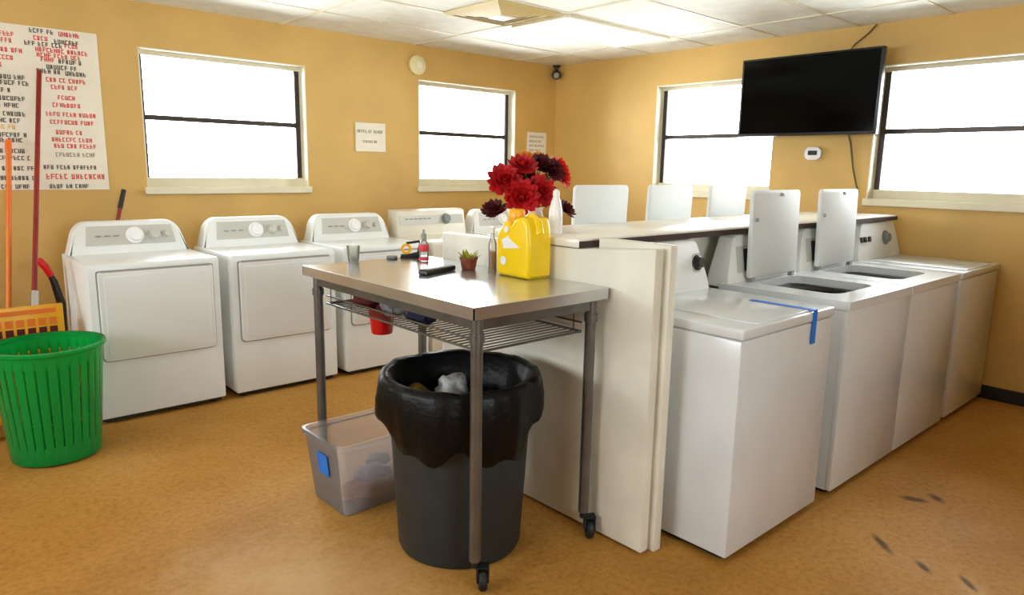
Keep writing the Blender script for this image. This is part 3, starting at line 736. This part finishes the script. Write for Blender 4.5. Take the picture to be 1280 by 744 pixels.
# ------------------------------------------------------------------ clear plastic tote
def tote_shell(x0, x1, y0, y1, X0, X1, Y0, Y1, h, th=0.003):
    mb = MB(); b = bmesh.new()
    def ring(a0, a1, c0, c1, r_, z_): return [b.verts.new((p[0], p[1], z_)) for p in rrect(a0, a1, c0, c1, r_, 5)]
    R = [ring(x0, x1, y0, y1, 0.03, 0.0), ring(X0 + 0.012, X1 - 0.012, Y0 + 0.012, Y1 - 0.012, 0.035, h - 0.025), ring(X0, X1, Y0, Y1, 0.04, h - 0.022), ring(X0, X1, Y0, Y1, 0.04, h),
         ring(X0 + 0.014, X1 - 0.014, Y0 + 0.014, Y1 - 0.014, 0.034, h), ring(x0 + th, x1 - th, y0 + th, y1 - th, 0.028, 0.004)]
    n = len(R[0])
    for A, B in zip(R, R[1:]):
        for i in range(n): b.faces.new((A[i], A[(i + 1) % n], B[(i + 1) % n], B[i]))
    b.faces.new(R[0][::-1]); b.faces.new(R[-1])
    bmesh.ops.recalc_face_normals(b, faces=b.faces)
    mb._merge(b); return mb
tcx, tcy = -3.83, -2.737
to = thing('storage_tote', 'open clear plastic storage tote on the floor beside the grey bin', 'storage box', (tcx, tcy, 0))
tote_shell(-0.27, 0.27, -0.145, 0.145, -0.315, 0.315, -0.176, 0.176, 0.325).build('body', M['tote'], to)
lbq = MB(); lbq.box(-0.0008, 0.0008, -0.045, 0.045, -0.05, 0.05)
lbq.xf(T(-0.2995, -0.015, 0.205) @ RY(math.radians(-6.3))); lbq.build('tape_label', M['blue'], to, smooth=False, label='blue tape square on the end')
tot = [('folded_cloth', 'brown', (-0.10, -0.03, 0.008), (0.13, 0.09, 0.035), 31, 'brown folded cloth at the bottom of the clear tote'),
       ('folded_cloth', 'brown', (0.14, -0.02, 0.008), (0.10, 0.09, 0.035), 32, 'brown cloth heap at the bin end of the clear tote'),
       ('folded_cloth', 'lilac', (-0.08, -0.05, 0.088), (0.08, 0.05, 0.035), 33, 'lilac grey cloth inside the clear tote'),
       ('folded_cloth', 'teal', (0.10, -0.07, 0.088), (0.05, 0.04, 0.035), 34, 'teal cloth inside the clear tote next to the bin'),
       ('folded_cloth', 'greycloth', (0.02, 0.06, 0.088), (0.06, 0.04, 0.03), 35, 'grey cloth at the back of the clear tote')]
for nm, mk_, p_, s_, sd, lb in tot:
    rumple(nm, M[mk_], (tcx + p_[0], tcy + p_[1], p_[2]), s_[0], s_[1], s_[2], sd, lb, 'cloth')

# ------------------------------------------------------------------ green basket
gb = thing('laundry_basket', 'tall translucent green plastic basket on the floor before the mop bucket', 'basket', (-4.885, -1.345, 0))
bm_ = bmesh.new(); nS = 192
prof = [(0.0, 0.008), (0.185, 0.004), (0.197, 0.010), (0.2, 0.025), (0.205, 0.10), (0.2145, 0.22), (0.215, 0.225), (0.226, 0.36), (0.237, 0.50), (0.238, 0.555), (0.249, 0.560), (0.250, 0.578), (0.242, 0.582)]
rg = [[bm_.verts.new((r_ * math.cos(2 * PI * i / nS), r_ * math.sin(2 * PI * i / nS), z_)) for i in range(nS)] if r_ > 0 else [bm_.verts.new((0, 0, z_))] for r_, z_ in prof]
for k_, (A, B) in enumerate(zip(rg, rg[1:])):
    for i in range(nS):
        if len(A) == 1: bm_.faces.new((A[0], B[(i + 1) % nS], B[i])); continue
        if k_ in (4, 6, 7) and i % 6 == 0: continue          # slots
        bm_.faces.new((A[i], A[(i + 1) % nS], B[(i + 1) % nS], B[i]))
mb = MB(); mb._merge(bm_)
gbo = mb.build('body', M['green'], gb, ang=50)
so = gbo.modifiers.new('thickness', 'SOLIDIFY'); so.thickness = 0.004; so.offset = -1
rb = MB().lathe([(0.2535, 0.56), (0.2575, 0.565), (0.2575, 0.578), (0.2535, 0.583)], 80); rb.build('rim', M['green'], gb)

# ------------------------------------------------------------------ mop bucket with wringer, mop and broom
mx, my = -4.97, -0.80
bk_ = thing('mop_bucket', 'yellow wheeled mop bucket with wringer behind the green basket', 'mop bucket', (mx, my, 0))
def taper_box(x0, x1, y0, y1, X0, X1, Y0, Y1, z0, z1, th, rad):
    mb = MB(); b = bmesh.new()
    def ring(a0, a1, c0, c1, r_, z_): return [b.verts.new((p[0], p[1], z_)) for p in rrect(a0, a1, c0, c1, r_, 5)]
    R = [ring(x0, x1, y0, y1, rad, z0), ring(X0, X1, Y0, Y1, rad, z1), ring(X0 + th, X1 - th, Y0 + th, Y1 - th, rad * 0.9, z1), ring(x0 + th, x1 - th, y0 + th, y1 - th, rad * 0.9, z0 + th)]
    n = len(R[0])
    for A, B in zip(R, R[1:]):
        for i in range(n): b.faces.new((A[i], A[(i + 1) % n], B[(i + 1) % n], B[i]))
    b.faces.new(R[0][::-1]); b.faces.new(R[-1]); bmesh.ops.recalc_face_normals(b, faces=b.faces)
    mb._merge(b); return mb
taper_box(-0.17, 0.15, -0.17, 0.17, -0.22, 0.20, -0.215, 0.215, 0.085, 0.43, 0.006, 0.05).build('tub', M['mopyel'], bk_)
for sx in (-1, 1):
    for sy in (-1, 1):
        wv = MB().lathe([(0, -0.014), (0.032, -0.014), (0.037, -0.008), (0.037, 0.008), (0.032, 0.014), (0, 0.014)], 20, M=T(-0.01 + sx * 0.135, sy * 0.155, 0.037) @ RY(PI / 2))
        wv.box(-0.01 + sx * 0.135 - 0.02, -0.01 + sx * 0.135 + 0.02, sy * 0.155 - 0.012, sy * 0.155 + 0.012, 0.06, 0.09)
        wv.build('caster', M['rubber'], bk_)
wr = MB()
wr.box(-0.17, 0.235, -0.13, -0.115, 0.44, 0.70, 0.006)
wr.box(-0.17, 0.235, 0.05, 0.065, 0.44, 0.64, 0.006)
wr.box(-0.17, -0.155, -0.125, 0.06, 0.40, 0.62, 0.004); wr.box(0.18, 0.195, -0.125, 0.06, 0.40, 0.62, 0.004)
wr.box(-0.16, 0.185, -0.10, 0.05, 0.41, 0.425)
for sx in (-1, 1): wr.box(-0.01 + sx * 0.2 - 0.02, -0.01 + sx * 0.2 + 0.02, -0.10, 0.04, 0.415, 0.445)
wrg = wr.build('wringer', M['mopyel'], bk_)
mk = MB()
for q in range(7): mk.box(-0.135 + q * 0.05, -0.135 + q * 0.05 + 0.036, -0.1325, -0.1295, 0.59, 0.63)
mk.box(-0.14, 0.2, -0.1325, -0.1295, 0.655, 0.68)
mk.build('wringer_slots', M['orange'], wrg, smooth=False, label='orange raised bands')
mk = MB()
for q in range(7): mk.box(-0.135 + q * 0.05, -0.135 + q * 0.05 + 0.036, -0.1325, -0.1295, 0.54, 0.58)
mk.build('wringer_holes', M['darkred'], wrg, smooth=False)

def stick(root, p0, p1, r, m, nm='handle'):
    return MB().tube([Vector(p0).lerp(Vector(p1), q / 6) for q in range(7)], r, 12).build(nm, m, root)
mp_ = thing('mop', 'mop with long dark red handle standing in the wringer against the wall', 'mop', (-4.865, -0.86, 0.44))
o0 = Vector((-4.865, -0.86, 0.44))
A_ = Vector((-4.858, -0.84, 0.66)); B_ = Vector((-4.60, -0.06, 2.015))
up_ = (B_ - A_).normalized()
stick(mp_, A_ + up_ * 0.09 - o0, B_ - o0, 0.014, M['redhandle'])
stick(mp_, A_ - o0, A_ + up_ * 0.11 - o0, 0.021, M['chrome'], 'socket')
MB().box(-0.06, 0.06, -0.012, 0.012, -0.02, 0.02, 0.006, M=T(*(A_ - o0))).build('clamp', M['grey'], mp_)
sm = MB(); rr = random.Random(3)
for q in range(34):
    a = (q / 33 - 0.5) * 0.11
    sm.tube([(a, 0.02 + rr.uniform(-0.006, 0.006), 0.20), (a * 1.05, 0.025 + rr.uniform(-0.02, 0.02), 0.12), (a * 1.1, 0.02 + rr.uniform(-0.02, 0.02), 0.01)], 0.006, 6)
sm.build('strands', M['greycloth'], mp_)
br = thing('broom', 'broom with bright orange handle leaning on the wall behind the mop bucket', 'broom', (-4.97, -0.40, 0))
o0 = Vector((-4.97, -0.40, 0))
stick(br, (0.0, 0.0, 0.12), Vector((-4.795, -0.05, 1.56)) - o0, 0.015, M['orange'])
MB().lathe([(0, 0), (0.0155, 0), (0.0175, 0.01), (0.0175, 0.07), (0.014, 0.085), (0, 0.086)], 14, M=T(*(Vector((-4.8035, -0.067, 1.51)) - o0)) @ Vector((0.175, 0.35, 1.44)).to_track_quat('Z', 'Y').to_matrix().to_4x4()).build('grip', M['orange'], br)
MB().prism([(-0.12, 0.085), (0.12, 0.085), (0.09, 0.125), (-0.09, 0.125)], 'y', -0.025, 0.025, 0.006).build('head', M['black'], br)
bs = MB()
for q in range(40): bs.tube([(-0.115 + q * 0.0059, rng.uniform(-0.018, 0.018), 0.088), (-0.125 + q * 0.0064, rng.uniform(-0.024, 0.024), 0.003)], 0.003, 5)
bs.build('bristles', M['stem'], br)
# stick with a black grip showing above the first dryer, and a red and black one at its side
bd = thing('long_handled_broom', 'dark red stick with black grip leaning on the wall above the first dryer', 'broom', (-4.52, -0.20, 0))
o0 = Vector((-4.52, -0.20, 0))
top = Vector((-4.180, -0.06, 1.285)); dirn = (top - (o0 + Vector((0, 0, 0.12)))).normalized()
stick(bd, (0, 0, 0.12), top - dirn * 0.13 - o0, 0.013, M['redhandle'])
stick(bd, top - dirn * 0.13 - o0, top - o0, 0.016, M['black'], 'grip')
MB().prism([(-0.10, 0.08), (0.10, 0.08), (0.07, 0.125), (-0.07, 0.125)], 'y', -0.022, 0.022, 0.006).build('head', M['black'], bd)
bs = MB()
for q in range(30): bs.tube([(-0.095 + q * 0.0065, rng.uniform(-0.016, 0.016), 0.084), (-0.105 + q * 0.0072, rng.uniform(-0.02, 0.02), 0.003)], 0.003, 5)
bs.build('bristles', M['stem'], bd)
ds = thing('dust_pan', 'long black dustpan with red grip leaning beside the first dryer', 'dustpan', (-4.69, -0.42, 0))
o0 = Vector((-4.69, -0.42, 0))
pts = [(-4.690, -0.45, 0.12), (-4.670, -0.47, 0.45), (-4.672, -0.49, 0.62), (-4.70, -0.50, 0.76), (-4.715, -0.50, 0.80)]
MB().tube([tuple(Vector(p_) - o0) for p_ in pts], [0.016, 0.02, 0.024, 0.02, 0.016], 12).build('handle', M['black'], ds)
MB().tube([tuple(Vector(p_) - o0) for p_ in ((-4.712, -0.50, 0.795), (-4.735, -0.50, 0.85), (-4.765, -0.50, 0.892), (-4.772, -0.50, 0.900))], [0.018, 0.021, 0.021, 0.014], 12).build('grip', M['red'], ds)
pn = MB(); pn.box(-0.10, 0.035, -0.14, -0.135, 0.0, 0.10); pn.box(-0.10, 0.035, -0.14, 0.02, 0.0, 0.006); pn.box(-0.10, -0.094, -0.14, 0.02, 0, 0.09); pn.box(0.029, 0.035, -0.14, 0.02, 0, 0.09); pn.box(-0.03, 0.02, -0.05, -0.01, 0.0, 0.13)
pn.build('pan', M['black'], ds, smooth=False)

# ------------------------------------------------------------------ wall things
t = thing('television', 'large black flat television mounted high on the right wall', 'television', (-0.215, -2.83, 2.045), math.radians(-90 + 1.0))
# local: x along wall, -y outwards into the room after rotation
MB().box(-0.525, 0.525, -0.025, 0.03, -0.293, 0.293, 0.006).build('casing', M['black'], t)
MB().box(-0.508, 0.508, -0.0275, -0.024, -0.272, 0.278, 0.0005).build('screen', M['screen'], t, smooth=False)
mbk = MB(); mbk.box(-0.2, 0.2, 0.03, 0.05, -0.15, 0.15); mbk.box(-0.05, 0.05, 0.05, 0.19, -0.04, 0.04); mbk.box(-0.12, 0.12, 0.188, 0.205, -0.12, 0.12)
mbk.build('wall_bracket', M['dark'], t, smooth=False)
cb = MB().tube([(-0.012, -3.20, 2.525), (-0.014, -3.15, 2.47), (-0.02, -3.06, 2.40), (-0.07, -3.04, 2.33), (-0.10, -3.05, 2.2), (-0.10, -3.07, 1.9), (-0.03, -3.085, 1.76), (-0.012, -3.10, 1.70), (-0.012, -3.135, 1.52), (-0.012, -3.17, 1.40), (-0.012, -3.185, 1.36)], 0.006, 8)
tag(cb.build('television_cable', M['stem']), 'thin brown cable running from the ceiling behind the television down the wall', 'cable')
t = thing('thermostat', 'white rounded thermostat with dark display on the wall below the television', 'thermostat', (-0.001, -2.825, 1.626), -PI / 2)
MB().prism(rrect(-0.065, 0.065, -0.05, 0.05, 0.042, 7), 'y', -0.026, 0.0, 0.006).build('case', M['whitepl'], t)
MB().box(-0.03, 0.03, -0.003, 0.0008, -0.025, 0.025).build('mount_plate', M['grey'], t)
MB().prism(rrect(-0.036, 0.036, -0.012, 0.022, 0.008), 'y', -0.0285, -0.025).build('display', M['black'], t, smooth=False)
t = thing('smoke_detector', 'round cream detector on the wall above the smaller back window', 'smoke detector', (-1.756, -0.001, 2.355))
MB().lathe([(0, 0), (0.082, 0), (0.085, 0.006), (0.083, 0.028), (0.06, 0.042), (0, 0.046)], 32, M=RX(PI / 2)).build('base', mat('cream plastic', (232, 218, 168), 0.5), t)
MB().lathe([(0, 0.044), (0.034, 0.044), (0.032, 0.052), (0, 0.054)], 24, M=RX(PI / 2)).build('sensor_cap', M['sill'], t)
t = thing('security_camera', 'small dark camera on the wall corner below the ceiling', 'camera', (-0.05, -0.05, 2.50))
MB().lathe([(0, 0.028), (0.04, 0.028), (0.04, 0.018), (0.02, 0.012), (0.012, -0.03), (0, -0.03)], 18).build('mount', M['dark'], t)
q_ = Vector((-0.7, -0.7, -0.25)).to_track_quat('Z', 'Y').to_matrix().to_4x4()
MB().lathe([(0, -0.05), (0.034, -0.05), (0.042, -0.035), (0.042, 0.045), (0.036, 0.055), (0, 0.055)], 22, M=T(-0.02, -0.02, -0.066) @ q_).build('housing', M['dark'], t)
MB().lathe([(0, 0.054), (0.03, 0.054), (0.024, 0.06), (0, 0.062)], 20, M=T(-0.02, -0.02, -0.066) @ q_).build('lens', M['grey'], t)

def glyphs(mb, x0, x1, zc, h, seed, y=-0.0018, up=0.0):
    """a line of small letter-like strokes in words between x0 and x1"""
    r = random.Random(seed); x = x0; left = r.randint(3, 8); lw = h * 0.62
    while x < x1 - lw * 0.5:
        if left == 0: x += lw * 0.75; left = r.randint(2, 8); continue
        w = lw * r.uniform(0.7, 1.0); s = h * 0.2; zb, zt = zc - h / 2, zc + h / 2
        kind = r.randint(0, 4)
        mb.box(x, x + s, y, y + 0.0012, zb, zt)
        if kind in (0, 2): mb.box(x + s, x + w, y, y + 0.0012, zt - s, zt)
        if kind in (0, 1, 3): mb.box(x + s, x + w, y, y + 0.0012, zc - s / 2, zc + s / 2)
        if kind in (1, 2, 4): mb.box(x + s, x + w, y, y + 0.0012, zb, zb + s)
        if kind in (3, 4): mb.box(x + w - s, x + w, y, y + 0.0012, zb, zt)
        x += lw * 1.18; left -= 1
PX0, PX1, PZ0, PZ1 = -5.42, -4.255, 1.285, 2.285
po = thing('wall_sign', 'big white wall sign with columns of red and black lettering', 'sign', (PX0, -0.002, PZ0))
MB().box(0, PX1 - PX0, -0.002, 0.001, 0, PZ1 - PZ0).build('sheet', M['paper'], po, smooth=False)
def pos(px, py):
    x_ = -4.86 + px * (4.86 - 4.255) / 133.0
    yt = 30 + 0.1 * px
    return x_ - PX0, (PZ1 - PZ0) * (1 - (py - yt) / (237 - yt))
lines = {'r': [], 'b': [], 'g': [], 'o': []}
right = [(52, 82, 40, 'b'), (86, 110, 44, 'r'), (56, 76, 49, 'r'), (80, 111, 53, 'b'), (45, 89, 55, 'b'), (92, 110, 58, 'r'), (57, 120, 62.5, 'r'), (58, 112, 69, 'r'), (62, 80, 74.5, 'r'), (83, 113, 77, 'b'), (68, 104, 83.5, 'b'), (56, 84, 88.5, 'b'), (90, 118, 91.5, 'b'),
         (66, 114, 99, 'r'), (71, 103, 108, 'r'), (78, 103, 121, 'r'), (71, 109, 130, 'r'), (62, 122, 141, 'r'), (66, 120, 151, 'r'), (72, 106, 164, 'r'), (66, 117, 173, 'r'), (68, 121, 181, 'r'), (69, 118, 192, 'g'),
         (53, 118, 208, 'b'), (55, 127, 220, 'r'), (58, 108, 232.5, 'b')]
leftc = [(-60, 33, 37, 'r'), (-50, 30, 46, 'r'), (-60, 42, 57, 'r'), (-55, 30, 67, 'r'), (-50, 22, 77, 'r'), (-60, 40, 91, 'b'), (-40, 45, 99.5, 'b'), (-60, 24, 108, 'b'), (-55, 39, 118.5, 'b'), (-60, 30, 127, 'b'), (-58, 39, 138, 'b'), (-50, 33, 147, 'b'), (-55, 26, 155, 'o'), (-60, 36, 165, 'b'), (-55, 34, 172, 'b'), (-50, 37, 186, 'b'), (-60, 38, 195, 'b'),
         (-100, 40, 208, 'b'), (-100, 41, 221, 'b'), (-80, 36, 232.5, 'b')]
for i, (a, b__, yy, cc) in enumerate(right + leftc): lines[cc].append((a, b__, yy, i))
for cc, nm, mm in (('r', 'red_lettering', 'inkred'), ('b', 'black_lettering', 'inkblk'), ('g', 'grey_lettering', 'inkgrey'), ('o', 'gold_lettering', 'inkgold')):
    mb = MB()
    for (a, b__, yy, i) in lines[cc]:
        x0_, z0_ = pos(a, yy); x1_, _ = pos(b__, yy)
        glyphs(mb, max(x0_, 0.02), min(x1_, PX1 - PX0 - 0.02), z0_, 0.034 if i in (24,) else 0.027, 100 + i, y=-0.0035)
    mb.build(nm, M[mm], po, smooth=False)
s1 = thing('wall_sign', 'small cream notice with a grey printed band between the back windows', 'sign', (-2.235, -0.001, 1.713))
MB().box(-0.145, 0.145, -0.012, 0, -0.12, 0.12, 0.002).build('board', M['paper'], s1, smooth=False)
sg = MB(); glyphs(sg, -0.13, 0.115, 0.048, 0.026, 7, y=-0.0135); glyphs(sg, -0.08, 0.06, -0.036, 0.022, 9, y=-0.0135); sg.build('lettering', M['inkgrey'], s1, smooth=False)
s2 = thing('wall_sign', 'pale notice with faint print in the corner above the flowers', 'sign', (-0.27, -0.001, 1.735))
MB().box(-0.135, 0.135, -0.012, 0, -0.11, 0.11, 0.002).build('board', M['paper'], s2, smooth=False)
sg = MB()
for q in range(4): glyphs(sg, -0.11, 0.10 - 0.04 * (q % 2), 0.065 - q * 0.045, 0.02, 20 + q, y=-0.0135)
sg.build('lettering', M['inkgrey'], s2, smooth=False)

# ------------------------------------------------------------------ light
GROUND, SKY = 9.0, 8.0
w = bpy.data.worlds.new('daylight'); S.world = w; w.use_nodes = True
nt = w.node_tree; bg = nt.nodes['Background']
# overcast-bright sky above sunlit pale paving: two tones split at the horizon
geo = nt.nodes.new('ShaderNodeTexCoord'); sep = nt.nodes.new('ShaderNodeSeparateXYZ'); nt.links.new(geo.outputs['Generated'], sep.inputs[0])
mr = nt.nodes.new('ShaderNodeMapRange'); mr.inputs[1].default_value = -0.08; mr.inputs[2].default_value = 0.08
mr.inputs[3].default_value = GROUND; mr.inputs[4].default_value = SKY
nt.links.new(sep.outputs[2], mr.inputs[0]); nt.links.new(mr.outputs[0], bg.inputs['Strength'])
bg.inputs['Color'].default_value = (0.88, 0.96, 1.0, 1)
def portal(x, y_, z_, sx, sz, rot):
    l = bpy.data.lights.new('window_portal', 'AREA'); l.shape = 'RECTANGLE'; l.size = sx; l.size_y = sz
    l.cycles.is_portal = True
    o = bpy.data.objects.new('window_portal', l); COL.objects.link(o); o.location = (x, y_, z_); o.rotation_euler = rot; o['kind'] = 'helper'
for (a, b) in WA: portal((a + b) / 2, TH + 0.01, sum(WINZ) / 2, b - a, WINZ[1] - WINZ[0], (-PI / 2, 0, 0))
for (a, b) in WB: portal(TH + 0.01, (a + b) / 2, sum(WINZ) / 2, WINZ[1] - WINZ[0], b - a, (0, PI / 2, 0))
for (a, b) in WF_ADDED: portal((a + b) / 2, YF - TH - 0.01, sum(WINZ) / 2, b - a, WINZ[1] - WINZ[0], (PI / 2, 0, 0))
for (a, b) in WL_ADDED: portal(XL - TH - 0.01, (a + b) / 2, sum(WINZ) / 2, WINZ[1] - WINZ[0], b - a, (0, -PI / 2, 0))
S.cycles.max_bounces = 10; S.cycles.diffuse_bounces = 6; S.cycles.transparent_max_bounces = 16
S.cycles.use_denoising = True
S.cycles.caustics_reflective = False; S.cycles.caustics_refractive = False

# ------------------------------------------------------------------ camera
yaw, pit, rol, fpx = 0.836871347, -0.180490874, 0.0176155068, 878.798
fw = Vector((math.cos(yaw) * math.cos(pit), math.sin(yaw) * math.cos(pit), math.sin(pit)))
r_ = Vector((math.sin(yaw), -math.cos(yaw), 0)); u_ = r_.cross(fw)
Rv = r_ * math.cos(rol) + u_ * math.sin(rol); Uv = -r_ * math.sin(rol) + u_ * math.cos(rol)
cd = bpy.data.cameras.new('camera'); cam = bpy.data.objects.new('camera', cd); COL.objects.link(cam)
cam.matrix_world = Matrix(((Rv.x, Uv.x, -fw.x, -5.43919), (Rv.y, Uv.y, -fw.y, -5.39899), (Rv.z, Uv.z, -fw.z, 1.46652), (0, 0, 0, 1)))
cd.sensor_width = 36.0; cd.sensor_fit = 'HORIZONTAL'; cd.lens = fpx / 1280 * 36.0
cd.clip_start = 0.05; cd.clip_end = 100
S.camera = cam
S.view_settings.view_transform = 'Standard'; S.view_settings.look = 'None'
S.view_settings.gamma = 1.0; S.view_settings.use_curve_mapping = False
S.view_settings.exposure = 1.5
